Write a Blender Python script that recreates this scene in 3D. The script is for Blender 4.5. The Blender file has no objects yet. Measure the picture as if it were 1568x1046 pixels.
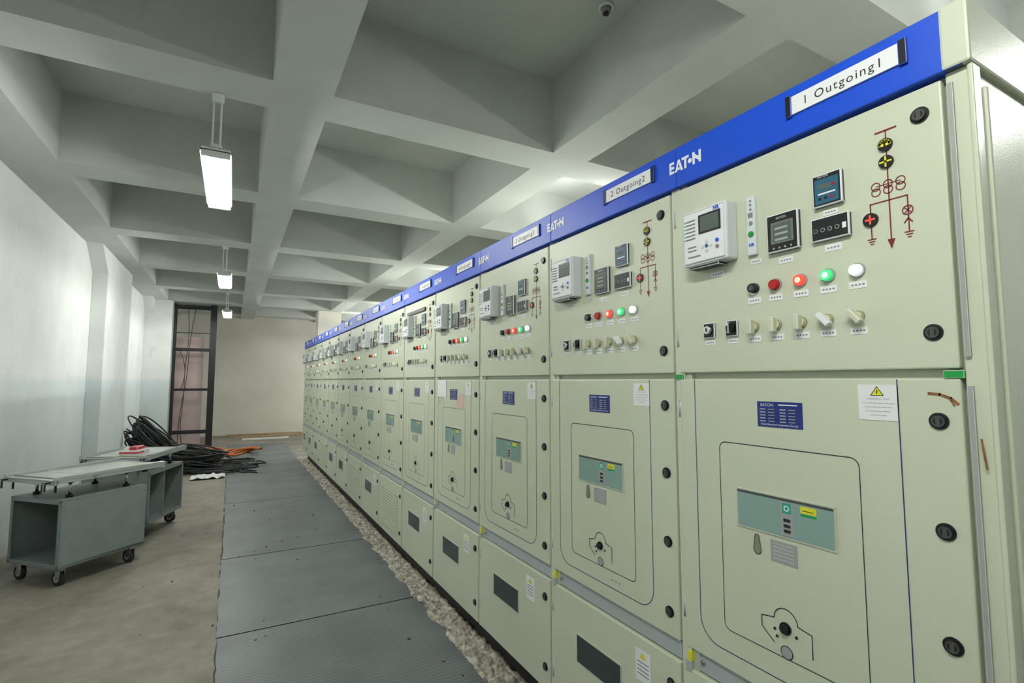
import bpy, bmesh, math, random
from mathutils import Vector, Matrix, noise
random.seed(7)
S=bpy.context.scene
COL=bpy.context.collection
# ------------------------------------------------------------------ materials
def mat(name,col,rough=.5,metal=0,emis=None,estr=0,var=0,vscale=6,bump=0,bscale=60,spec=.5,col2=None,detail=4,trans=0,alpha=1):
    m=bpy.data.materials.new(name);m.use_nodes=True
    nt=m.node_tree;b=nt.nodes['Principled BSDF']
    b.inputs['Base Color'].default_value=(*col,1)
    b.inputs['Roughness'].default_value=rough
    b.inputs['Metallic'].default_value=metal
    b.inputs['Specular IOR Level'].default_value=spec
    b.inputs['Transmission Weight'].default_value=trans
    b.inputs['Alpha'].default_value=alpha
    if emis:
        b.inputs['Emission Color'].default_value=(*emis,1);b.inputs['Emission Strength'].default_value=estr
    if var or col2 or bump: tc=nt.nodes.new('ShaderNodeNewGeometry')
    if var or col2:
        n=nt.nodes.new('ShaderNodeTexNoise');n.inputs['Scale'].default_value=vscale;n.inputs['Detail'].default_value=detail
        nt.links.new(tc.outputs['Position'],n.inputs['Vector'])
        r=nt.nodes.new('ShaderNodeValToRGB')
        c2=col2 or tuple(max(0,c*(1-var)) for c in col)
        c1=col if col2 else tuple(min(1,c*(1+var*.4)) for c in col)
        r.color_ramp.elements[0].position=.35;r.color_ramp.elements[1].position=.65
        r.color_ramp.elements[0].color=(*c2,1);r.color_ramp.elements[1].color=(*c1,1)
        nt.links.new(n.outputs['Fac'],r.inputs['Fac']);nt.links.new(r.outputs['Color'],b.inputs['Base Color'])
    if bump:
        n=nt.nodes.new('ShaderNodeTexNoise');n.inputs['Scale'].default_value=bscale;n.inputs['Detail'].default_value=2
        nt.links.new(tc.outputs['Position'],n.inputs['Vector'])
        bp=nt.nodes.new('ShaderNodeBump');bp.inputs['Strength'].default_value=bump;bp.inputs['Distance'].default_value=.01
        nt.links.new(n.outputs['Fac'],bp.inputs['Height']);nt.links.new(bp.outputs['Normal'],b.inputs['Normal'])
    return m
M={}
M['cab']=mat('cabinet_paint',(.60,.645,.495),.33,bump=.10,bscale=350,var=.035,vscale=1.7)
M['cabd']=mat('cabinet_paint_edge',(.48,.52,.41),.4)
M['seam']=mat('seam_dark',(.05,.055,.05),.7)
M['galv']=mat('galvanised_strip',(.46,.51,.52),.4,metal=.2)
M['blue']=mat('blue_band',(.008,.08,.64),.33,bump=.12,bscale=400)
M['navy']=mat('navy_line',(.02,.035,.16),.5)
M['black']=mat('black_plastic',(.012,.012,.014),.35)
M['blackm']=mat('black_steel',(.01,.01,.012),.5)
M['dgrey']=mat('dark_grey_metal',(.07,.075,.07),.4)
M['white']=mat('white_label',(.82,.84,.84),.4)
M['relay']=mat('relay_plastic',(.70,.74,.75),.4)
M['lcd']=mat('lcd_screen',(.10,.13,.11),.2)
M['lcd2']=mat('lcd_grey',(.16,.18,.16),.25)
M['bface']=mat('blue_meter_face',(.03,.12,.20),.3)
M['red']=mat('red_mimic',(.20,.012,.02),.5)
M['redb']=mat('red_button',(.45,.01,.01),.3)
M['redl']=mat('red_lamp',(.9,.08,.05),.3,emis=(1,.07,.04),estr=.75)
M['redh']=mat('red_lamp_core',(1,.45,.35),.3,emis=(1,.45,.35),estr=1.1)
M['grnl']=mat('green_lamp',(.1,.8,.3),.3,emis=(.05,.9,.25),estr=.45)
M['grnh']=mat('green_lamp_core',(.6,1,.75),.3,emis=(.5,1,.7),estr=.8)
M['whtl']=mat('white_lamp',(.9,.93,.95),.3,emis=(.9,1,1),estr=.5)
M['grn']=mat('green_sticker',(.01,.33,.06),.5)
M['teal']=mat('green_label',(.02,.35,.25),.5)
M['yel']=mat('yellow_sticker',(.75,.72,.03),.45)
M['cream']=mat('cream_switch',(.62,.62,.42),.4)
M['creamd']=mat('cream_dark',(.40,.40,.24),.5)
M['chrome']=mat('chrome',(.6,.62,.62),.2,metal=1)
M['bplate']=mat('blue_plate',(.012,.03,.20),.35)
M['txt']=mat('text_dark',(.02,.02,.03),.6)
M['gtxt']=mat('text_grey',(.22,.24,.25),.6)
M['glass']=mat('teal_glass',(.25,.38,.34),.12,spec=.6)
M['dglass']=mat('dark_glass',(.04,.06,.055),.12)
M['info']=mat('info_plate',(.34,.36,.35),.4)
M['slot']=mat('key_slot_brass',(.25,.25,.17),.5)
M['rust']=mat('rust_stain',(.28,.13,.04),.8,var=.4,vscale=60)
M['pink']=mat('pink_smudge',(.66,.5,.42),.5)
M['ceil']=mat('ceiling_paint',(.545,.57,.54),.85,var=.07,vscale=1.5,bump=.12,bscale=12)
M['bwall']=mat('back_wall_paint',(.80,.78,.70),.8,var=.08,vscale=1.2)
M['rub']=mat('broken_concrete',(.62,.59,.50),.95,col2=(.27,.25,.20),vscale=22,bump=1,bscale=40)
M['trol']=mat('trolley_grey',(.25,.29,.29),.42,var=.08,vscale=9,bump=.1,bscale=300)
M['alu']=mat('tray_alu',(.50,.55,.56),.3,metal=.4)
M['glassy']=mat('tray_top',(.52,.55,.50),.25)
M['rubber']=mat('rubber',(.03,.03,.032),.7)
M['hub']=mat('wheel_hub',(.35,.36,.36),.5)
M['cable']=mat('black_cable',(.022,.023,.026),.5)
M['orange']=mat('orange_hose',(.55,.16,.04),.55)
M['wood']=mat('wood_plank',(.45,.33,.20),.8,var=.3,vscale=15)
M['paper']=mat('paper',(.8,.81,.8),.7)
M['board']=mat('pink_board',(.66,.52,.50),.8,var=.08,vscale=4)
M['tube']=mat('lamp_tube',(1,1,1),.5,emis=(.99,1,.95),estr=160)
M['fix']=mat('fixture_white',(.75,.78,.76),.4)
M['fixd']=mat('fixture_tray_grey',(.10,.105,.10),.6,spec=.2)
M['ylw']=mat('yellow_rag',(.6,.42,.05),.8)
M['redbox']=mat('red_print',(.6,.03,.04),.5)

def wallmat():
    m=mat('wall_paint',(.80,.82,.80),.8)
    nt=m.node_tree;b=nt.nodes['Principled BSDF']
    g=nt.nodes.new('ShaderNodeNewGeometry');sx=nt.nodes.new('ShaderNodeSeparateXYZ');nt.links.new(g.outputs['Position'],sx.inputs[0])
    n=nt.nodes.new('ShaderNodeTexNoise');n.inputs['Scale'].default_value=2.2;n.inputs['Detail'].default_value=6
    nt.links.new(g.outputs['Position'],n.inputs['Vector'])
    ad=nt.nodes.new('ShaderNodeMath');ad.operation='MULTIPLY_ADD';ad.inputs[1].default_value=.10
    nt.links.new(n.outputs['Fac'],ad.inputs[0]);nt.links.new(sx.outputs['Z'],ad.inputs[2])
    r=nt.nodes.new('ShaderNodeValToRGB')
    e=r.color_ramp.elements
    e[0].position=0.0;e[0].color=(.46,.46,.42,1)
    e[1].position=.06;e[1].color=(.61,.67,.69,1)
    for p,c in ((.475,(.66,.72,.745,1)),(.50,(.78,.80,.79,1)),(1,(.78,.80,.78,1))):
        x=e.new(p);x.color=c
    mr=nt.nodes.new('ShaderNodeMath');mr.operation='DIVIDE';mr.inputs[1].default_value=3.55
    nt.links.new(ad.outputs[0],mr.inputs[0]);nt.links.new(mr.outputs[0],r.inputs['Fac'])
    mx=nt.nodes.new('ShaderNodeMixRGB');mx.blend_type='MULTIPLY';mx.inputs['Fac'].default_value=1
    r2=nt.nodes.new('ShaderNodeValToRGB');r2.color_ramp.elements[0].position=.3;r2.color_ramp.elements[0].color=(.92,.92,.90,1);r2.color_ramp.elements[1].position=.6
    nt.links.new(n.outputs['Fac'],r2.inputs['Fac'])
    nt.links.new(r.outputs['Color'],mx.inputs[1]);nt.links.new(r2.outputs['Color'],mx.inputs[2])
    # dirt scuffs
    mp=nt.nodes.new('ShaderNodeMapping');mp.inputs['Scale'].default_value=(2.5,2.5,1.1)
    nt.links.new(g.outputs['Position'],mp.inputs['Vector'])
    n3=nt.nodes.new('ShaderNodeTexNoise');n3.inputs['Scale'].default_value=1.6;n3.inputs['Detail'].default_value=9;n3.inputs['Roughness'].default_value=.7
    nt.links.new(mp.outputs[0],n3.inputs['Vector'])
    r3=nt.nodes.new('ShaderNodeValToRGB');r3.color_ramp.elements[0].position=.60;r3.color_ramp.elements[0].color=(0,0,0,1);r3.color_ramp.elements[1].position=.72;r3.color_ramp.elements[1].color=(.45,.45,.45,1)
    nt.links.new(n3.outputs['Fac'],r3.inputs['Fac'])
    m2=nt.nodes.new('ShaderNodeMixRGB');m2.inputs[2].default_value=(.55,.50,.40,1)
    nt.links.new(r3.outputs['Color'],m2.inputs['Fac']);nt.links.new(mx.outputs[0],m2.inputs[1])
    nt.links.new(m2.outputs[0],b.inputs['Base Color'])
    return m
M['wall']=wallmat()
def floormat():
    m=mat('concrete_floor',(.335,.315,.265),.7,col2=(.24,.225,.185),vscale=1.3,detail=8)
    nt=m.node_tree;b=nt.nodes['Principled BSDF']
    g=nt.nodes.new('ShaderNodeNewGeometry')
    src=b.inputs['Base Color'].links[0].from_socket
    n=nt.nodes.new('ShaderNodeTexNoise');n.inputs['Scale'].default_value=7;n.inputs['Detail'].default_value=7;n.inputs['Roughness'].default_value=.65
    nt.links.new(g.outputs['Position'],n.inputs['Vector'])
    r=nt.nodes.new('ShaderNodeValToRGB');r.color_ramp.elements[0].position=.35;r.color_ramp.elements[0].color=(.78,.76,.72,1);r.color_ramp.elements[1].position=.62;r.color_ramp.elements[1].color=(1,1,1,1)
    nt.links.new(n.outputs['Fac'],r.inputs['Fac'])
    mx=nt.nodes.new('ShaderNodeMixRGB');mx.blend_type='MULTIPLY';mx.inputs['Fac'].default_value=1
    nt.links.new(src,mx.inputs[1]);nt.links.new(r.outputs['Color'],mx.inputs[2]);nt.links.new(mx.outputs[0],b.inputs['Base Color'])
    bp=nt.nodes.new('ShaderNodeBump');bp.inputs['Strength'].default_value=.35;bp.inputs['Distance'].default_value=.015
    nt.links.new(n.outputs['Fac'],bp.inputs['Height']);nt.links.new(bp.outputs['Normal'],b.inputs['Normal'])
    return m
M['floor']=floormat()
def platemat():
    m=mat('checker_plate',(.205,.228,.235),.42,var=.2,vscale=2.2,detail=8)
    nt=m.node_tree;b=nt.nodes['Principled BSDF']
    g=nt.nodes.new('ShaderNodeNewGeometry')
    def wave(rot):
        mp=nt.nodes.new('ShaderNodeMapping');mp.inputs['Rotation'].default_value=(0,0,rot)
        nt.links.new(g.outputs['Position'],mp.inputs['Vector'])
        v=nt.nodes.new('ShaderNodeTexBrick')
        v.inputs['Scale'].default_value=22;v.inputs['Mortar Size'].default_value=.16;v.inputs['Brick Width'].default_value=1;v.inputs['Row Height'].default_value=.5
        nt.links.new(mp.outputs[0],v.inputs['Vector'])
        return v.outputs['Fac']
    a=wave(math.radians(45));c=wave(math.radians(-45))
    mm=nt.nodes.new('ShaderNodeMath');mm.operation='MULTIPLY'
    nt.links.new(a,mm.inputs[0]);nt.links.new(c,mm.inputs[1])
    bp=nt.nodes.new('ShaderNodeBump');bp.inputs['Strength'].default_value=1;bp.inputs['Distance'].default_value=.01
    nt.links.new(mm.outputs[0],bp.inputs['Height']);nt.links.new(bp.outputs['Normal'],b.inputs['Normal'])
    src=b.inputs['Base Color'].links[0].from_socket
    mx=nt.nodes.new('ShaderNodeMixRGB');mx.blend_type='MULTIPLY';mx.inputs[2].default_value=(.72,.73,.74,1)
    nt.links.new(mm.outputs[0],mx.inputs['Fac']);nt.links.new(src,mx.inputs[1]);nt.links.new(mx.outputs[0],b.inputs['Base Color'])
    return m
M['plate']=platemat()

# ------------------------------------------------------------------ mesh builder
class MB:
    def __init__(s): s.bm=bmesh.new();s.mats=[]
    def mi(s,k):
        if k not in s.mats:s.mats.append(k)
        return s.mats.index(k)
    def _fin(s,verts,k,smooth=False):
        i=s.mi(k);fs=set(f for v in verts for f in v.link_faces)
        for f in fs:f.material_index=i;f.smooth=smooth
    def box(s,lo,hi,k,bev=0,mtx=None,seg=2):
        c=[(a+b)/2 for a,b in zip(lo,hi)];d=[max(abs(b-a),1e-5) for a,b in zip(lo,hi)]
        m=Matrix.Translation(c)@Matrix.Diagonal((*d,1))
        if mtx is not None:m=mtx@m
        r=bmesh.ops.create_cube(s.bm,size=1,matrix=m)
        s._fin(r['verts'],k)
        if bev:
            es=list(set(e for v in r['verts'] for e in v.link_edges))
            bmesh.ops.bevel(s.bm,geom=es,offset=bev,segments=seg,affect='EDGES',profile=.5)
    def cyl(s,p0,p1,r,k,seg=16,r2=None,smooth=True):
        p0=Vector(p0);p1=Vector(p1);d=p1-p0
        q=d.to_track_quat('Z','Y').to_matrix().to_4x4()
        m=Matrix.Translation((p0+p1)/2)@q
        a=bmesh.ops.create_cone(s.bm,cap_ends=True,segments=seg,radius1=r,radius2=r if r2 is None else r2,depth=d.length,matrix=m)
        s._fin(a['verts'],k)
        if smooth:
            for v in a['verts']:
                for f in v.link_faces:
                    if len(f.verts)==4:f.smooth=True
    def poly(s,pts,k):
        vs=[s.bm.verts.new(p) for p in pts]
        f=s.bm.faces.new(vs);f.material_index=s.mi(k);return f
    def sphere(s,c,r,k,sc=(1,1,1)):
        a=bmesh.ops.create_uvsphere(s.bm,u_segments=16,v_segments=10,radius=r,matrix=Matrix.Translation(c)@Matrix.Diagonal((*sc,1)))
        s._fin(a['verts'],k,True)
    def obj(s,name,parent=None,loc=(0,0,0),rotz=0):
        me=bpy.data.meshes.new(name);s.bm.normal_update();s.bm.to_mesh(me);s.bm.free()
        for k in s.mats:me.materials.append(M[k])
        return mkobj(name,me,parent,loc,rotz)
def mkobj(name,me,parent=None,loc=(0,0,0),rotz=0):
    o=bpy.data.objects.new(name,me);COL.objects.link(o);o.location=loc;o.rotation_euler=(0,0,rotz)
    if parent:o.parent=parent
    return o
def empty(name,loc=(0,0,0),rotz=0):
    o=bpy.data.objects.new(name,None);COL.objects.link(o);o.location=loc;o.rotation_euler=(0,0,rotz);o.empty_display_size=.1
    return o
Y0=.44
# front-face helpers: (Y,z,n) of first cabinet -> cabinet-local coordinates
def P(Y,z,n):return (-n,Y-Y0,z)
class FB(MB):
    def fbox(s,Ya,Yb,za,zb,n0,n1,k,bev=0):
        s.box((-n1,min(Ya,Yb)-Y0,min(za,zb)),(-n0,max(Ya,Yb)-Y0,max(za,zb)),k,bev)
    def rect(s,Ya,Yb,za,zb,n,k):
        a,b=min(Ya,Yb),max(Ya,Yb)
        s.poly([P(b,za,n),P(a,za,n),P(a,zb,n),P(b,zb,n)],k)
    def disc(s,Y,z,r,n0,n1,k,seg=20,r2=None):
        s.cyl(P(Y,z,n0),P(Y,z,n1),r,k,seg,r2)
    def ring(s,Y,z,r,w,n,k,seg=24):
        for i in range(seg):
            a=2*math.pi*i/seg;b=2*math.pi*(i+1)/seg
            s.poly([P(Y+r*math.cos(a),z+r*math.sin(a),n),P(Y+(r-w)*math.cos(a),z+(r-w)*math.sin(a),n),P(Y+(r-w)*math.cos(b),z+(r-w)*math.sin(b),n),P(Y+r*math.cos(b),z+r*math.sin(b),n)],k)
    def line(s,pts,w,n,k):
        for (a,b),(c,d) in zip(pts[:-1],pts[1:]):
            dx,dy=c-a,d-b;L=math.hypot(dx,dy)
            if L<1e-6:continue
            px,py=-dy/L*w/2,dx/L*w/2;ex,ey=dx/L*w/2*.6,dy/L*w/2*.6
            s.poly([P(a+px-ex,b+py-ey,n),P(a-px-ex,b-py-ey,n),P(c-px+ex,d-py+ey,n),P(c+px+ex,d+py+ey,n)],k)
    def rrect(s,Ya,Yb,za,zb,r,w,n,k,open_top=False):
        pts=[]
        def arc(cy,cz,a0,a1):
            for i in range(7):
                t=a0+(a1-a0)*i/6;pts.append((cy+r*math.cos(t),cz+r*math.sin(t)))
        h=math.pi/2
        if open_top:
            pts.append((Ya,zb));arc(Ya+r,za+r,2*h,3*h);arc(Yb-r,za+r,3*h,4*h);pts.append((Yb,zb))
        else:
            arc(Ya+r,za+r,2*h,3*h);arc(Yb-r,za+r,3*h,4*h);arc(Yb-r,zb-r,0,h);arc(Ya+r,zb-r,h,2*h);pts.append(pts[0])
        s.line(pts,w,n,k)
    def text(s,body,size,Yc,zc,n,k,bold=0,align='CENTER',sx=1,sp=1):
        cu=bpy.data.curves.new('t','FONT');cu.body=body;cu.size=size;cu.align_x=align;cu.align_y='CENTER';cu.offset=bold;cu.resolution_u=3;cu.space_character=sp
        ob=bpy.data.objects.new('t',cu);COL.objects.link(ob)
        dg=bpy.context.evaluated_depsgraph_get();dg.update()
        me=bpy.data.meshes.new_from_object(ob.evaluated_get(dg))
        mtx=Matrix(((0,0,-1,-n),(-sx,0,0,Yc-Y0),(0,1,0,zc),(0,0,0,1)))
        me.transform(mtx)
        i=s.mi(k)
        while len(me.materials)<=i:me.materials.append(None)
        for p in me.polygons:p.material_index=i
        s.bm.from_mesh(me)
        bpy.data.objects.remove(ob);bpy.data.meshes.remove(me);bpy.data.curves.remove(cu)

# ------------------------------------------------------------------ room shell
XL,XR,YB,YN,ZC,ZS=-1.83,5.0,17.7,-4.0,3.556,4.185
def simple(name,boxes,k,bev=0):
    b=MB()
    for lo,hi in boxes:b.box(lo,hi,k,bev)
    return b.obj(name)
simple('floor',[((XL-.2,YN-.2,-.2),(XR+.2,YB+.2,0))],'floor')
simple('ceiling',[((XL-.2,YN-.2,ZS),(XR+.2,YB+.2,ZS+.2))],'ceil')
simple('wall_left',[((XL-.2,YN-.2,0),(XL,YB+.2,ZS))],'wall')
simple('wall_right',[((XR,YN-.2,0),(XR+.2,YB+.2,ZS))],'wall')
simple('wall_back',[((XL,YB,0),(XR,YB+.2,ZS))],'bwall')
simple('wall_front',[((XL,YN-.2,0),(XR,YN,ZS))],'wall')
bb=[]
longs=[(XL,-1.40),(.16,.53),(2.29,2.65),(4.55,XR)]
crs=[(-3.15+2.2*i,-3.15+2.2*i+.37) for i in range(10)]
for a,b in longs: bb.append(((a,YN,ZC),(b,YB,ZS)))
for ya,yb in crs:
    if yb>YB-.5:continue
    for (a0,a1),(b0,b1) in zip(longs[:-1],longs[1:]):
        bb.append(((a1,ya,ZC),(b0,yb,ZS)))
simple('ceiling_beams',bb,'ceil')
simple('wall_column',[((XL,9.3,0),(-1.646,11.25,ZC))],'wall',.006)
simple('wall_column',[((XL,14.35,0),(-1.30,14.85,ZC))],'wall',.006)
simple('wall_column',[((2.0,14.6,0),(2.6,15.1,ZC))],'bwall',.006)
simple('wall_column',[((4.6,9.9,0),(XR,10.5,ZC))],'wall',.006)
b=MB()
for yc in (9.3,14.35):
    y=yc
    pts=[(XL,y,ZC),(XL,y-.45,ZC),(XL,y,ZC-.35)];w=-1.646-XL
    q=[(p[0]+w,p[1],p[2]) for p in pts]
    b.poly(pts,'wall');b.poly(q[::-1],'wall')
    for i in range(3):
        j=(i+1)%3;b.poly([pts[j],pts[i],q[i],q[j]],'wall')
b.obj('beam_haunch')

# ------------------------------------------------------------------ floor plates
ys=[-3.4,-1.9,-.4,.8,2.27,3.87,5.5,7.9,10.3,12.6,15.0]
for a,c in zip(ys[:-1],ys[1:]):
    b=MB();x0=-.02+random.uniform(-.006,.006)
    n=24
    L=[(x0+random.uniform(-.006,.006),a+.007+(c-a-.014)*i/n) for i in range(n+1)]
    vt=[b.bm.verts.new((x,y,.008)) for x,y in L]+[b.bm.verts.new((1.29,c-.007,.008)),b.bm.verts.new((1.29,a+.007,.008))]
    vb=[b.bm.verts.new((v.co.x,v.co.y,0.0)) for v in vt]
    f=b.bm.faces.new(vt[::-1]);f.material_index=b.mi('plate')
    for i in range(len(vt)):
        j=(i+1)%len(vt);g=b.bm.faces.new([vt[i],vt[j],vb[j],vb[i]]);g.material_index=b.mi('seam')
    for hx in (.25,1.05):
        for hy in (a+.12,c-.12):
            b.cyl((hx,hy,.0075),(hx,hy,.0086),.009,'seam',10)
    b.obj('floor_plate')
b=MB()
yy=[i*.06-3.4 for i in range(308)]
for ya,yb in zip(yy[:-1],yy[1:]):
    f=lambda y:-.030-.016*max(-.4,noise.noise((5,y*4,2)))-.010*noise.noise((1,y*15,2))
    b.poly([(f(ya),ya,.002),(-.008,ya,.002),(-.008,yb,.002),(f(yb),yb,.002)],'seam')
b.poly([(-.01,-3.4,.0015),(1.29,-3.4,.0015),(1.29,15,.0015),(-.01,15,.0015)],'seam')
b.obj('floor_joint')
b=MB()
for i in range(70):
    x=random.uniform(-.9,1.25);y=random.uniform(2,9);r=random.uniform(.004,.010);z=.008 if x>0 else 0
    b.box((x-r,y-r*1.4,z),(x+r,y+r,z+r*.8),random.choice(['seam','rub','wood','seam']),r*.3)
b.obj('floor_debris')
b=MB();nx,ny=12,700
grid=[]
for j in range(ny+1):
    y=.0+12.0*j/ny;row=[]
    for i in range(nx+1):
        x=1.28+.22*i/nx
        e=.05*noise.noise((y*5,0,3))+.02*noise.noise((y*17,0,8)) if i==0 else 0
        h=.012+.018*noise.fractal((x*26,y*26,1),1,2,4)+.022*max(0,noise.noise((x*9,y*8,9)))
        if i==0:h=.009
        row.append(b.bm.verts.new((x+e*.8,y,max(h,.002))))
    grid.append(row)
for j in range(ny):
    for i in range(nx):
        f=b.bm.faces.new([grid[j][i],grid[j][i+1],grid[j+1][i+1],grid[j+1][i]]);f.material_index=b.mi('rub')
b.obj('broken_concrete_edge')

# ------------------------------------------------------------------ switchgear cabinet meshes
W=.8;NC=14
def finish(b,name):
    me=bpy.data.meshes.new(name);b.bm.normal_update();b.bm.to_mesh(me);b.bm.free()
    for k in b.mats:me.materials.append(M[k])
    return me
b=FB()
b.box((.022,.001,.19),(1.5,W-.001,2.455),'cabd')
b.fbox(Y0+.0,Y0+.04,.19,2.325,-.022,-.004,'cab',.002)
b.fbox(Y0+.775,Y0+.798,.19,2.325,-.024,-.010,'cabd')
b.fbox(.49,1.235,.715,.772,-.024,-.012,'galv')
b.box((.11,.0,0.0),(1.48,W,.19),'blackm')
b.disc(1.20,.745,.008,-.012,-.006,'chrome',8)
b.fbox(1.262,1.238,.70,.735,-.012,.003,'galv',.002)
me_body=finish(b,'body')
# blue band
b=FB()
b.fbox(Y0+.001,Y0+.799,2.325,2.466,-.03,.014,'blue',.003)
zc=2.398;h=.021
def bigE(Yl,zc):
    h=.021
    for z in (zc+h-.0045,zc,zc-h+.0045):b.rect(Yl,Yl-.022,z-.0045,z+.0045,.0152,'white')
    b.rect(Yl,Yl-.009,zc-h,zc+h,.0153,'white')
bigE(1.268,zc)
b.poly([P(1.243,zc-h,.0153),P(1.233,zc-h,.0153),P(1.222,zc+h,.0153),P(1.229,zc+h,.0153)],'white')
b.poly([P(1.229,zc+h,.0153),P(1.221,zc+h,.0153),P(1.206,zc-h,.0153),P(1.217,zc-h,.0153)],'white')
b.disc(1.2255,zc-.012,.005,.014,.0156,'white',12)
b.rect(1.212,1.180,zc+h-.009,zc+h,.0153,'white');b.rect(1.201,1.191,zc-h,zc+h,.0152,'white')
b.disc(1.176,zc-.002,.0085,.014,.0156,'white',16)
b.rect(1.165,1.155,zc-h,zc+h,.0153,'white');b.rect(1.139,1.129,zc-h,zc+h,.0153,'white')
b.poly([P(1.165,zc+h,.0154),P(1.165,zc+h-.014,.0154),P(1.129,zc-h,.0154),P(1.129,zc-h+.014,.0154)],'white')
b.fbox(.552,.818,2.384,2.437,.014,.019,'white',.001)
b.fbox(.538,.556,2.379,2.442,.014,.022,'black',.002)
b.fbox(.814,.832,2.379,2.442,.014,.022,'black',.002)
me_band=finish(b,'top_band')
def door(b,Ya,Yb,za,zb,locks):
    b.fbox(Ya,Yb,za,zb,-.022,0,'cab',.004)
    for z in locks:
        b.disc(.529,z,.0185,0,.003,'black',20);b.disc(.529,z,.014,.003,.008,'black',20);b.ring(.529,z,.012,.003,.0082,'dgrey');b.rect(.533,.525,z-.009,z+.009,.0084,'dgrey')
    for z in (za+.12,zb-.10):
        b.cyl(P(Yb+.008,z-.03,-.008),P(Yb+.008,z+.03,-.008),.006,'galv',8)
def label(b,Yc,zc,w=.04,h=.016):
    b.fbox(Yc+w/2,Yc-w/2,zc-h/2,zc+h/2,0,.0012,'white')
    for i in range(4):
        x=Yc+w*.36-i*w*.2;b.rect(x,x-w*.12,zc-.002,zc+.002,.0015,'gtxt')
b=FB();door(b,.487,1.258,1.676,2.316,(2.253,1.756))
me_door=finish(b,'instrument_door')
b=FB()
# protection relay
b.fbox(1.184,1.012,2.022,2.204,0,.05,'relay',.006)
b.fbox(1.176,1.020,2.030,2.196,.05,.053,'white',.003)
b.rect(1.115,1.030,2.118,2.180,.0545,'black');b.rect(1.108,1.037,2.124,2.174,.0547,'lcd')
for i in range(6):b.rect(1.166,1.128,2.172-i*.012,2.168-i*.012,.0545,'gtxt');b.disc(1.171,2.170-i*.012,.002,.053,.0548,'grn',8)
b.text('NR',.016,1.046,2.188,.0545,'blue',bold=.0006)
for dy,dz in ((0,0),(.016,0),(-.016,0),(0,.014),(0,-.014)):b.disc(1.085+dy,2.075+dz,.0055,.053,.056,'relay' if dz or dy else 'bface',10)
b.disc(1.045,2.085,.006,.053,.056,'blue',10);b.disc(1.045,2.065,.006,.053,.056,'gtxt',10)
b.rect(1.16,1.11,2.052,2.048,.0545,'gtxt');b.rect(1.16,1.125,2.084,2.080,.0545,'gtxt');b.rect(1.16,1.125,2.072,2.068,.0545,'gtxt')
b.fbox(1.165,1.05,2.012,2.022,.005,.045,'black',.002)
label(b,1.09,1.99,.05)
# slim strip unit
b.fbox(.972,.943,2.022,2.200,0,.012,'relay',.002)
for z in (2.186,2.174,2.160):b.disc(.957,z,.0035,.012,.0135,'gtxt',8)
b.rect(.966,.950,2.135,2.150,.0125,'gtxt');b.disc(.957,2.118,.006,.012,.014,'gtxt',10)
b.disc(.957,2.085,.0085,.012,.016,'grn',12);b.text('NR',.013,.957,2.052,.0128,'blue',bold=.0005)
label(b,.952,2.003,.034,.014)
# meters
b.fbox(.906,.812,2.012,2.122,0,.016,'black',.004);b.rect(.892,.826,2.036,2.098,.0165,'lcd2');b.rect(.886,.832,2.04,2.092,.0167,'lcd')
for i in range(3):b.rect(.880,.842,2.082-i*.016,2.076-i*.016,.0168,'hub')
for i in range(4):b.disc(.884-i*.017,2.023,.003,.016,.018,'hub',8)
b.text('EATON',.009,.860,2.108,.0168,'white')
label(b,.86,1.988,.042)
b.fbox(.772,.696,2.104,2.192,0,.014,'black',.004);b.rect(.764,.704,2.112,2.178,.0145,'bface')
b.rect(.756,.722,2.150,2.164,.0148,'lcd');b.text('EATON',.008,.742,2.184,.0148,'white')
b.disc(.716,2.157,.004,.014,.0155,'redb',8)
for i in range(3):b.disc(.752-i*.015,2.126,.004,.014,.0155,'black' if i<2 else 'redb',8)
b.rect(.756,.712,2.136,2.140,.0148,'white')
label(b,.734,2.089,.036,.014)
b.fbox(.780,.683,2.014,2.077,0,.014,'black',.004)
for i in range(4):b.disc(.766-i*.018,2.042,.006,.014,.0155,'hub' if i else 'gtxt',10);b.disc(.766-i*.018,2.042,.004,.0155,.016,'black',10)
b.rect(.70,.690,2.035,2.05,.0145,'white')
label(b,.731,1.994,.042,.018)
# mimic diagram
R='red';n=.0012;w=.0028
b.line([(.621,2.249),(.577,2.249)],.004,n,R);b.line([(.599,2.249),(.599,1.975)],w,n,R)
b.poly([P(.607,1.984,n+.0003),P(.599,1.960,n+.0003),P(.591,1.984,n+.0003)],R)
for z in (2.213,2.171):
    b.disc(.600,z,.0155,0,.006,'black',24)
    if z>2.2:
        for t in (0.2,math.pi-.2):b.line([(.600+.004*math.cos(t),z-.002+.004*math.sin(t)),(.600+.012*math.cos(t),z-.002+.012*math.sin(t))],.006,.0064,'yel')
        b.line([(.600+.0105*math.cos(q*.45),z+.0105*math.sin(q*.45)) for q in range(0,8)],.005,.0064,'yel')
    else:
        for t in (0,math.pi/2,math.pi,math.pi*1.5):b.line([(.600+.004*math.cos(t),z+.004*math.sin(t)),(.600+.012*math.cos(t),z+.012*math.sin(t))],.004,.0064,'yel')
for Y in (.626,.600,.574):
    b.ring(Y,2.118,.0105,.0022,n,R);b.ring(Y,2.104,.0105,.0022,n,R)
b.line([(.626,2.118),(.574,2.118)],.0014,n,R)
b.line([(.640,2.078),(.562,2.078)],w,n,R)
b.line([(.640,2.078),(.640,1.992)],w,n,R);b.line([(.562,2.078),(.562,1.995)],w,n,R)
b.disc(.640,2.040,.0165,0,.006,'black',24);b.line([(.650,2.040),(.630,2.040)],.004,.0064,'redl');b.line([(.640,2.050),(.640,2.030)],.004,.0064,'redl')
b.ring(.563,2.043,.0115,.0022,n+.0002,R);b.line([(.571,2.051),(.555,2.035)],.002,n,R);b.line([(.571,2.035),(.555,2.051)],.002,n,R)
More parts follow.
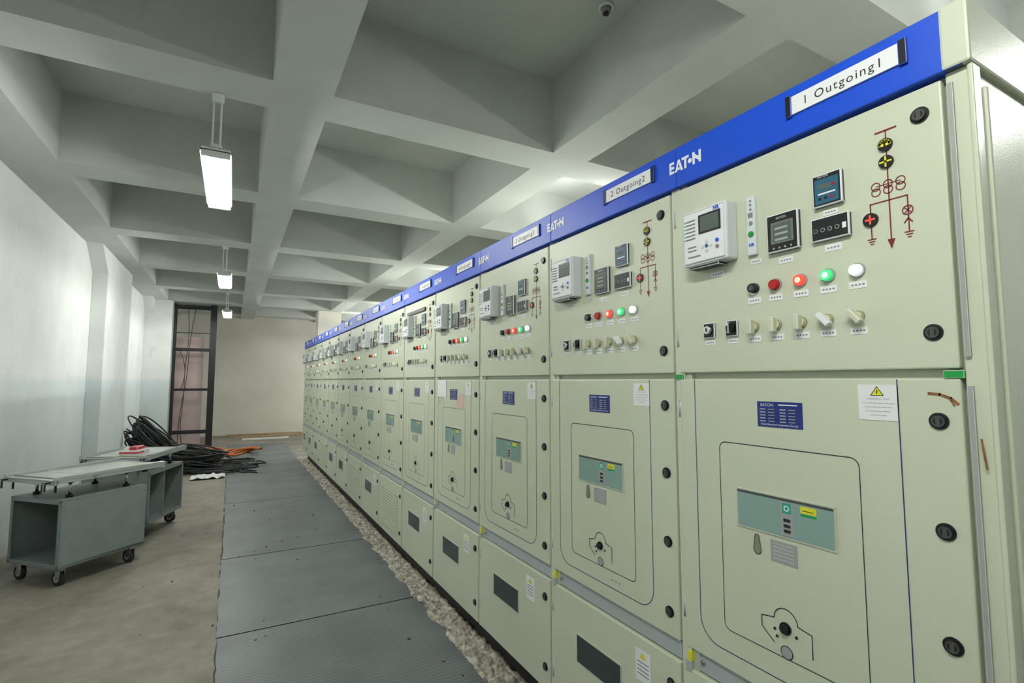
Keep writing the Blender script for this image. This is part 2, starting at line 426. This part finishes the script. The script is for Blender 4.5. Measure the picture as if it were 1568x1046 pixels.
b.line([(.563,2.024),(.571,2.014)],w,n,R);b.line([(.563,2.024),(.555,2.014)],w,n,R)
for Y in (.640,.562):
    for i in range(3):b.line([(Y+.009-i*.003,1.992-i*.006),(Y-.009+i*.003,1.992-i*.006)],.0024,n,R)
for Y,k,hk in ((.962,'black','dgrey'),(.894,'redb',None),(.821,'redl','redh'),(.748,'grnl','grnh'),(.677,'whtl',None)):
    b.disc(Y,1.923,.0185,0,.004,'hub' if k!='black' else 'chrome',24)
    b.disc(Y,1.923,.0155,.004,.016,k,24,r2=.0135)
    if hk:b.disc(Y,1.923,.008,.016,.0165,hk,16)
    label(b,Y,1.887,.042,.018)
b.fbox(1.147,1.103,1.786,1.836,0,.008,'black',.003);b.disc(1.125,1.812,.016,.008,.020,'chrome',24,r2=.012);b.rect(1.128,1.122,1.806,1.818,.0205,'black')
b.fbox(1.063,1.019,1.786,1.836,0,.008,'black',.003);b.disc(1.041,1.812,.014,.008,.018,'black',20);b.fbox(1.046,1.036,1.796,1.828,.018,.028,'black',.002);b.rect(1.043,1.039,1.818,1.830,.0285,'white')
label(b,1.125,1.772,.036,.014);label(b,1.041,1.772,.036,.014)
for Y,a in ((.965,0),(.895,0),(.823,0),(.754,-40),(.680,-40)):
    b.disc(Y,1.808,.015,0,.006,'creamd',20);b.disc(Y,1.808,.012,.006,.012,'cream',16)
    m=Matrix.Translation(P(Y,1.808,.020))@Matrix.Rotation(math.radians(a),4,'X')
    b.box((-.010,-.0068,-.021),(.010,.0068,.021),'cream' if Y!=.754 else 'white',.0025,mtx=m)
    label(b,Y,1.773,.040,.018)
me_inst=finish(b,'instruments')
# breaker door
b=FB();door(b,.487,1.258,.775,1.655,(1.562,1.327,1.092,.857))
b.rrect(.605,1.195,.83,1.652,.07,.0025,.0012,'navy',open_top=True)
b.rrect(.696,1.103,.895,1.460,.022,.0022,.0012,'txt')
b.fbox(1.046,.756,1.216,1.330,0,.003,'cabd',.001)
b.rect(1.041,.761,1.221,1.325,.0034,'glass')
b.rect(1.041,.761,1.318,1.325,.0036,'dgrey')
b.rect(.905,.868,1.225,1.316,.0037,'info');b.rect(.900,.874,1.285,1.313,.0039,'teal');b.ring(.887,1.299,.008,.003,.0041,'white')
for z in (1.262,1.247,1.233):b.rect(.897,.877,z,z+.009,.0039,'txt')
b.rect(.848,.805,1.296,1.314,.0038,'yel');b.rect(.848,.805,1.288,1.294,.0038,'grn');b.rect(.842,.812,1.302,1.304,.0040,'txt')
b.fbox(.966,.832,1.518,1.590,0,.0015,'bplate')
b.text('EATON',.012,.935,1.580,.002,'white')
b.rect(.90,.845,1.583,1.580,.002,'white')
for i in range(5):
    for Y in (.958,.897):
        b.rect(Y,Y-.018,1.570-i*.0085,1.5665-i*.0085,.002,'info');b.rect(Y-.023,Y-.050,1.5715-i*.0085,1.5655-i*.0085,.002,'navy');b.rect(Y-.026,Y-.045,1.5695-i*.0085,1.5675-i*.0085,.0022,'info')
b.text('Eaton Electrical Equipment Co.,Ltd.',.0078,.899,1.5255,.002,'white')
b.fbox(.690,.604,1.556,1.640,0,.0012,'white')
b.poly([P(.663,1.614,.0016),P(.633,1.614,.0016),P(.648,1.637,.0016)],'txt');b.poly([P(.660,1.6155,.0018),P(.636,1.6155,.0018),P(.648,1.634,.0018)],'yel');b.rect(.6492,.6468,1.619,1.628,.002,'txt')
for i in range(5):b.text(['ATTENTION ALL STAFF','To use only operating the switchgear','read and follow the instructions','for circuit breaker operation','on the door panel'][i],.0046,.647,1.606-i*.0095,.0017,'gtxt')
pts=[(.982+.012*math.cos(t),1.163+.012*math.sin(t)) for t in [math.pi+math.pi*i/10 for i in range(11)]]+[(.989,1.200),(.986,1.206),(.978,1.206),(.975,1.200)]
b.poly([P(y,z,.0016) for y,z in pts][::-1],'slot');b.line(pts+[pts[0]],.0018,.002,'txt')
b.fbox(.940,.863,1.146,1.204,0,.0015,'info')
for i in range(5):b.text('operating procedure panel ' if i else 'circuit breaker operation',.0055,.9015,1.196-i*.0100,.002,'white')
b.line([(.832,.925),(.832,.985),(.870,.992)]+[(y,z) for y,z in [(.904-.034*math.cos(t),.992+.034*math.sin(t)) for t in [math.pi*i/12 for i in range(13)]]]+[(.976,.985),(.976,.955),(.940,.925)],.0025,.0014,'txt')
b.disc(.905,.974,.0165,0,.004,'black',24);b.disc(.905,.974,.012,.004,.012,'black',20)
b.ring(.904,.911,.018,.003,.0014,'txt');b.disc(.904,.911,.0155,0,.002,'info',24)
for dy,dz in ((.032,-.012),(-.030,-.012),(.026,-.03)):b.disc(.905+dy,.974+dz,.004,0,.002,'txt',8)
for i in range(3):b.disc(.79+i*.02,.862,.004,0,.002,'hub',8)
me_mid=finish(b,'breaker_door')
b=FB();door(b,.487,1.258,.195,.708,(.62,.30))
b.fbox(1.075,.785,.440,.560,0,.003,'cabd',.001);b.rect(1.070,.790,.445,.555,.0034,'dglass')
b.fbox(.705,.628,.555,.665,0,.0012,'white');b.poly([P(.683,.635,.0016),P(.650,.635,.0016),P(.6665,.660,.0016)],'yel')
for i in range(4):b.rect(.696,.637,.620-i*.014,.624-i*.014,.0016,'gtxt')
me_low=finish(b,'cable_door')
b=FB();door(b,.487,1.258,.195,.708,(.62,.30))
for i in range(14):
    z=.26+i*.026;b.fbox(1.16,.60,z,z+.012,0,.006,'cabd',.002);b.rect(1.16,.60,z-.004,z,.001,'seam')
me_lou=finish(b,'louvred_door')
for k in range(NC):
    e=empty('switchgear_cabinet',(1.352,Y0+W*k,0))
    mkobj('body',me_body,e);mkobj('top_band',me_band,e);mkobj('instrument_door',me_door,e)
    mkobj('instruments',me_inst,e)
    mkobj('breaker_door',me_mid,e);mkobj('cable_door',me_lou if k in (5,7,10) else me_low,e)
    b=FB();b.text('%d Outgoing%d'%(k+1,k+1),.033,.685,2.409,.0196,'txt',sp=1.18);b.obj('name_text',e)
    if k in (1,2,0):
        b=FB();b.fbox(1.252,1.236,.735,.765,-.012,.002,'yel',.001);b.obj('yellow_tag',e)
    if k==3:
        b=FB();b.fbox(1.20,1.03,1.53,1.655,.001,.004,'paper',.001)
        b.line([(1.19,1.53),(1.16,1.49),(1.10,1.52),(1.06,1.48)],.002,.006,'txt');b.rect(.86,.72,1.46,1.56,.0014,'pink');b.obj('taped_paper',e)
    if k==4:
        b=FB();b.fbox(1.17,.70,2.215,2.245,0,.012,'black',.003);b.obj('slot_meter',e)
    if k==0:
        b=FB()
        b.box((.045,-.016,.22),(1.49,0,2.285),'cab',.006)
        b.box((-.016,-.012,2.325),(1.5,.040,2.470),'cab',.006)
        b.box((-.004,-.010,.19),(.035,0,2.325),'cab',.003)
        b.fbox(.466,.476,1.70,2.30,-.002,.004,'hub',.001);b.fbox(.466,.476,.25,1.64,-.002,.004,'hub',.001)
        for Y in (.498,1.262):b.fbox(Y-.018,Y+.018,1.655,1.672,-.012,.002,'grn',.001)
        b.line([(.545,1.622),(.525,1.620),(.506,1.612),(.494,1.600)],.006,.0012,'rust');b.line([(.510,1.616),(.500,1.596)],.003,.0014,'rust');b.line([(.458,1.53),(.452,1.47)],.004,.0045,'rust')
        b.obj('end_trim',e)

# ------------------------------------------------------------------ lamps
def lamp(x,y,z=3.13,L=1.2,refl=True):
    e=empty('fluorescent_lamp',(x,y,z))
    b=MB()
    b.box((-.035,.02,.045),(.035,L-.02,.085),'fix',.008)
    if refl:
        b.box((-.088,.0,.036),(.088,L,.042),'fixd')
        for s in (-1,1):
            b.poly([(s*.088,0,.040),(s*.088,L,.040),(s*.092,L,.026),(s*.092,0,.026)],'fixd')
    for yy in (0,L-.03):
        b.box((-.085,yy,.0),(.085,yy+.03,.06),'fix',.006)
    b.box((-.03,.10,.085),(.03,.16,.12),'fix',.004)
    b.obj('housing',e)
    b=MB()
    for s in (-.055,.055):b.cyl((s,.03,.012),(s,L-.03,.012),.014,'tube',8)
    b.obj('tubes',e)
    b=MB()
    zt=ZC-z
    for s in (-.022,.022):
        b.cyl((s,.0,.06),(s,.0,zt),.006,'fix',8)
    b.box((-.035,-.02,zt-.05),(.035,.02,zt),'fix',.004);b.box((-.03,-.02,.06),(.03,.13,.08),'fix',.004)
    b.obj('hanger',e)
for y in (-.6,3.80,8.15,12.55):
    lamp(-.15,y)
    lamp(3.5,y,refl=False)
lamp(3.4,14.65,refl=False)
b=MB();b.cyl((2.13,2.55,ZS),(2.13,2.55,ZS-.02),.05,'fix',24);b.cyl((2.13,2.55,ZS-.02),(2.13,2.55,ZS-.05),.038,'gtxt',24,r2=.028);b.cyl((2.13,2.55,ZS-.05),(2.13,2.55,ZS-.06),.02,'black',16)
b.obj('smoke_detector')
# ------------------------------------------------------------------ trolleys
def trolley(name,loc,rot,Lx,Ly,openside,Tx,Ty,off=.05,tall=.69):
    e=empty(name,(loc[0],loc[1],0),rot)
    b=MB();t=.006;z0=.15
    b.box((0,0,z0),(Lx,Ly,z0+.03),'trol',.004)
    b.box((0,0,tall-.012),(Lx,Ly,tall),'trol',.004)
    if openside!='x0':b.box((0,0,z0),(t,Ly,tall),'trol',.002)
    if openside!='y0':b.box((0,0,z0),(Lx,t,tall),'trol',.002)
    b.box((Lx-t,0,z0),(Lx,Ly,tall),'trol',.002);b.box((0,Ly-t,z0),(Lx,Ly,tall),'trol',.002)
    fl=.03
    if openside=='x0':
        for y in (0,Ly-fl):b.box((-.001,y,z0),(.008,y+fl,tall),'trol',.002)
        b.box((-.001,0,tall-.035),(.008,Ly,tall),'trol',.002);b.box((-.001,0,z0),(.008,Ly,z0+.035),'trol',.002)
    else:
        for x in (0,Lx-fl):b.box((x,-.001,z0),(x+fl,.008,tall),'trol',.002)
        b.box((0,-.001,tall-.035),(Lx,.008,tall),'trol',.002);b.box((0,-.001,z0),(Lx,.008,z0+.035),'trol',.002)
        b.box((Lx*.45,.01,z0+.03),(Lx*.47,Ly*.9,tall-.012),'trol')
    for sx,sy in ((.02,.02),(Lx-.02,.02)):
        for z in (z0+.05,tall-.05):b.cyl((sx,-.004,z),(sx,0,z),.006,'chrome',8)
    b.obj('body',e)
    b=MB()
    for x in (.07,Lx-.07):
        for y in (.07,Ly-.07):
            b.box((x-.04,y-.04,z0-.008),(x+.04,y+.04,z0),'hub',.002)
            b.cyl((x,y,z0-.03),(x,y,z0-.006),.022,'chrome',12)
            b.box((x-.022,y-.022,.05),(x-.018,y+.03,z0-.028),'chrome',.001);b.box((x+.018,y-.022,.05),(x+.022,y+.03,z0-.028),'chrome',.001)
            b.box((x-.022,y-.022,z0-.032),(x+.022,y+.03,z0-.026),'chrome')
            b.cyl((x-.015,y+.02,.055),(x+.015,y+.02,.055),.055,'rubber',24);b.cyl((x-.018,y+.02,.055),(x+.018,y+.02,.055),.030,'hub',16)
    b.obj('casters',e)
    b=MB();zt=.845
    x0=(Lx-Tx)*.5+off;x1=x0+Tx;y0,y1=Ly/2-Ty/2,Ly/2+Ty/2
    b.box((x0,y0,zt),(x1,y1,zt+.010),'glassy',.003)
    for y in (y0,y1-.03):
        b.box((x0,y,zt-.018),(x1,y+.006,zt+.035),'alu',.002);b.box((x0,y+.024,zt-.018),(x1,y+.03,zt+.035),'alu',.002);b.box((x0,y,zt+.012),(x1,y+.03,zt+.018),'alu',.002)
    for x in (x0,x1-.03):
        b.box((x,y0,zt-.026),(x+.03,y1,zt+.014),'alu',.003)
    b.box((x0+.28,y0,zt-.02),(x0+.32,y1,zt+.013),'alu',.003)
    b.box((x0+.06,y0+.02,zt+.010),(x0+.075,y1-.02,zt+.018),'dgrey',.002)
    for x in (.12,Lx-.12):
        for y in (.1,Ly-.1):
            b.cyl((x,y,tall),(x,y,zt),.011,'chrome',12)
            b.cyl((x,y,tall),(x,y,tall+.02),.026,'blackm',6);b.cyl((x,y,zt-.04),(x,y,zt-.015),.024,'blackm',6)
    for y in (y0+.04,y1-.07):
        b.box((x0-.05,y,zt-.012),(x0,y+.03,zt+.008),'blackm',.003);b.box((x0-.055,y,zt-.07),(x0-.035,y+.03,zt-.005),'blackm',.003)
        b.cyl((x0+.04,y+.015,zt-.09),(x0+.04,y+.015,zt-.02),.008,'blackm',8)
    b.obj('tray',e)
    return e
t1=trolley('breaker_trolley',(-1.16,5.37),math.radians(44),.70,.60,'x0',.92,.62)
t2=trolley('breaker_trolley',(-.72,6.55),math.radians(72),.80,.62,'y0',.88,.64,off=.0)
b=MB()
b.sphere((.52,.2,.24),.07,'ylw',(1.3,1,.85));b.sphere((.60,.26,.23),.05,'ylw',(1,1.2,.9));b.obj('yellow_rag',t2)
b=MB();b.box((.18,.20,.855),(.42,.38,.90),'paper',.004);b.box((.20,.22,.90),(.34,.30,.94),'redbox',.004);b.box((.36,.22,.90),(.41,.36,.915),'redbox',.003);b.box((.22,.31,.90),(.32,.36,.925),'paper',.004)
b.box((.178,.199,.868),(.30,.381,.885),'redbox');b.obj('carton',t2)
# ------------------------------------------------------------------ cables
def curve(name,splines,r,k,parent=None):
    cu=bpy.data.curves.new(name,'CURVE');cu.dimensions='3D';cu.bevel_depth=r;cu.bevel_resolution=1;cu.resolution_u=3
    for pts,cyc in splines:
        sp=cu.splines.new('NURBS');sp.points.add(len(pts)-1)
        for q,p in zip(sp.points,pts):q.co=(*p,1)
        sp.use_cyclic_u=cyc;sp.order_u=4;sp.use_endpoint_u=not cyc
    cu.materials.append(M[k]);o=bpy.data.objects.new(name,cu);COL.objects.link(o)
    if parent:o.parent=parent
    return o
sp=[]
R_=random.uniform
def loop(cx,cy,cz,rx,ry,tilt,tdir,n=12,jit=.05):
    pts=[];ph=R_(0,6)
    for i in range(n):
        t=2*math.pi*i/n+ph
        x=rx*math.cos(t)*(1+R_(-jit,jit));y=ry*math.sin(t)*(1+R_(-jit,jit))
        u=x*math.cos(tdir)+y*math.sin(tdir)
        z=cz-u*math.tan(tilt)+R_(-.02,.02)
        pts.append((max(cx+x,-1.60 if cy+y<11.3 else -1.78),cy+y,max(z,.014)))
    return (pts,True)
for i in range(64):
    s=i/64
    sp.append(loop(-1.20+R_(-.08,.15),11.75+R_(-.15,.15),.08+.48*s,.50-.14*s+R_(-.06,.06),.50-.08*s,math.radians(20+32*s),R_(-.35,.35)))
for i in range(50):
    s=i/50
    sp.append(loop(-.60+R_(-.15,.15),11.25+R_(-.2,.2),.02+.36*s,.58-.16*s+R_(-.08,.08),.48-.1*s,math.radians(R_(0,18)),R_(-1,1)))
for i in range(20):
    sp.append(loop(-.20+R_(-.2,.25),11.1+R_(-.25,.3),.015+R_(0,.08),.50+R_(-.15,.15),.42+R_(-.1,.1),0,0,14,.12))
for i in range(6):
    x,y=-.2+R_(-.2,.2),11.0;pts=[(x,y,.06)]
    for j in range(6):x+=R_(-.02,.16);y+=R_(-.22,.05);pts.append((x,y,.016+R_(0,.01)))
    sp.append((pts,False))
curve('cable_coil_pile',sp,.0135,'cable')
sp=[]
for i in range(4):
    pts=[(-.45+j*.13+R_(-.05,.05),13.0+.45*math.sin(j*1.2+i)+R_(-.1,.1)+i*.15,.03+.12*max(0,math.sin(j*.9+i*.6))) for j in range(9)]
    sp.append((pts,False))
curve('orange_hose',sp,.024,'orange')
b=MB();N=14;g=[[b.bm.verts.new((-.55+.5*i/N+.03*noise.noise((i,j,0)),10.0+.4*j/N,.03+.035*noise.noise((i*.5,j*.5,4)))) for i in range(N+1)] for j in range(N+1)]
for j in range(N):
    for i in range(N):
        f=b.bm.faces.new([g[j][i],g[j][i+1],g[j+1][i+1],g[j+1][i]]);f.material_index=b.mi('paper')
b.obj('crumpled_sheet')
b=MB();b.box((-.1,17.2,0),(1.95,17.45,.05),'wood',.004);b.box((.1,16.7,0),(1.9,16.9,.04),'wood',.004);b.box((.3,16.0,0),(1.5,16.25,.035),'paper',.004)
b.obj('wood_planks')
# ------------------------------------------------------------------ black steel frame + board
e=empty('steel_rack_frame',(0,14.6,0))
b=MB()
b.box((-.52,-.05,0),(-.38,-.01,3.52),'blackm',.004);b.box((-.50,.30,0),(-.44,.34,3.52),'blackm',.004);b.box((-.44,-.02,0),(-.40,.34,3.52),'blackm',.004)
b.box((-1.28,-.03,0),(-1.235,.02,3.52),'blackm',.004);b.box((-1.28,.30,0),(-1.24,.34,3.52),'blackm',.004)
for z in (.40,1.43,2.41,3.46):
    b.box((-1.26,-.03,z-.03),(-.42,.01,z+.03),'blackm',.004);b.box((-1.26,.31,z-.03),(-.46,.34,z+.03),'blackm',.004)
for z in (.40,3.46):
    b.box((-1.28,.0,z-.02),(-1.24,.32,z+.02),'blackm');b.box((-.48,.0,z-.02),(-.44,.32,z+.02),'blackm')
b.box((-1.26,-.02,2.80),(-.42,.0,2.82),'blackm')
for z in (.8,1.1,1.8,2.1,2.7,3.0):b.box((-.47,-.02,z-.012),(-.45,.32,z+.012),'blackm')
b.obj('frame',e)
curve('hanging_wires',[([(-1.0,.1,3.4),(-.93,.1,2.7),(-1.05,.1,2.0),(-.98,.08,1.2),(-1.1,.1,.5),(-1.0,.1,.02)],False),([(-.85,.15,3.4),(-.98,.15,2.5),(-.9,.1,1.7),(-1.12,.1,.9),(-1.1,.1,.02)],False),([(-1.15,.1,2.4),(-.9,.1,1.9),(-1.1,.1,1.4)],False)],.008,'cable',e)
b=MB();b.box((-1.27,15.25,.0),(-.66,15.30,2.75),'board',.004);b.obj('leaning_board')

# ------------------------------------------------------------------ world + camera
w=bpy.data.worlds.new('w');S.world=w;w.use_nodes=True
w.node_tree.nodes['Background'].inputs[0].default_value=(.8,.9,1,1);w.node_tree.nodes['Background'].inputs[1].default_value=.3
cd=bpy.data.cameras.new('camera');cam=bpy.data.objects.new('camera',cd);COL.objects.link(cam)
cd.sensor_width=36;cd.lens=777.5/1568*36;cd.clip_start=.02
cam.location=(0,0,1.65);cam.rotation_euler=(math.pi/2+.07685,0,-.5027)
S.camera=cam
S.view_settings.view_transform='Standard'
S.view_settings.exposure=0
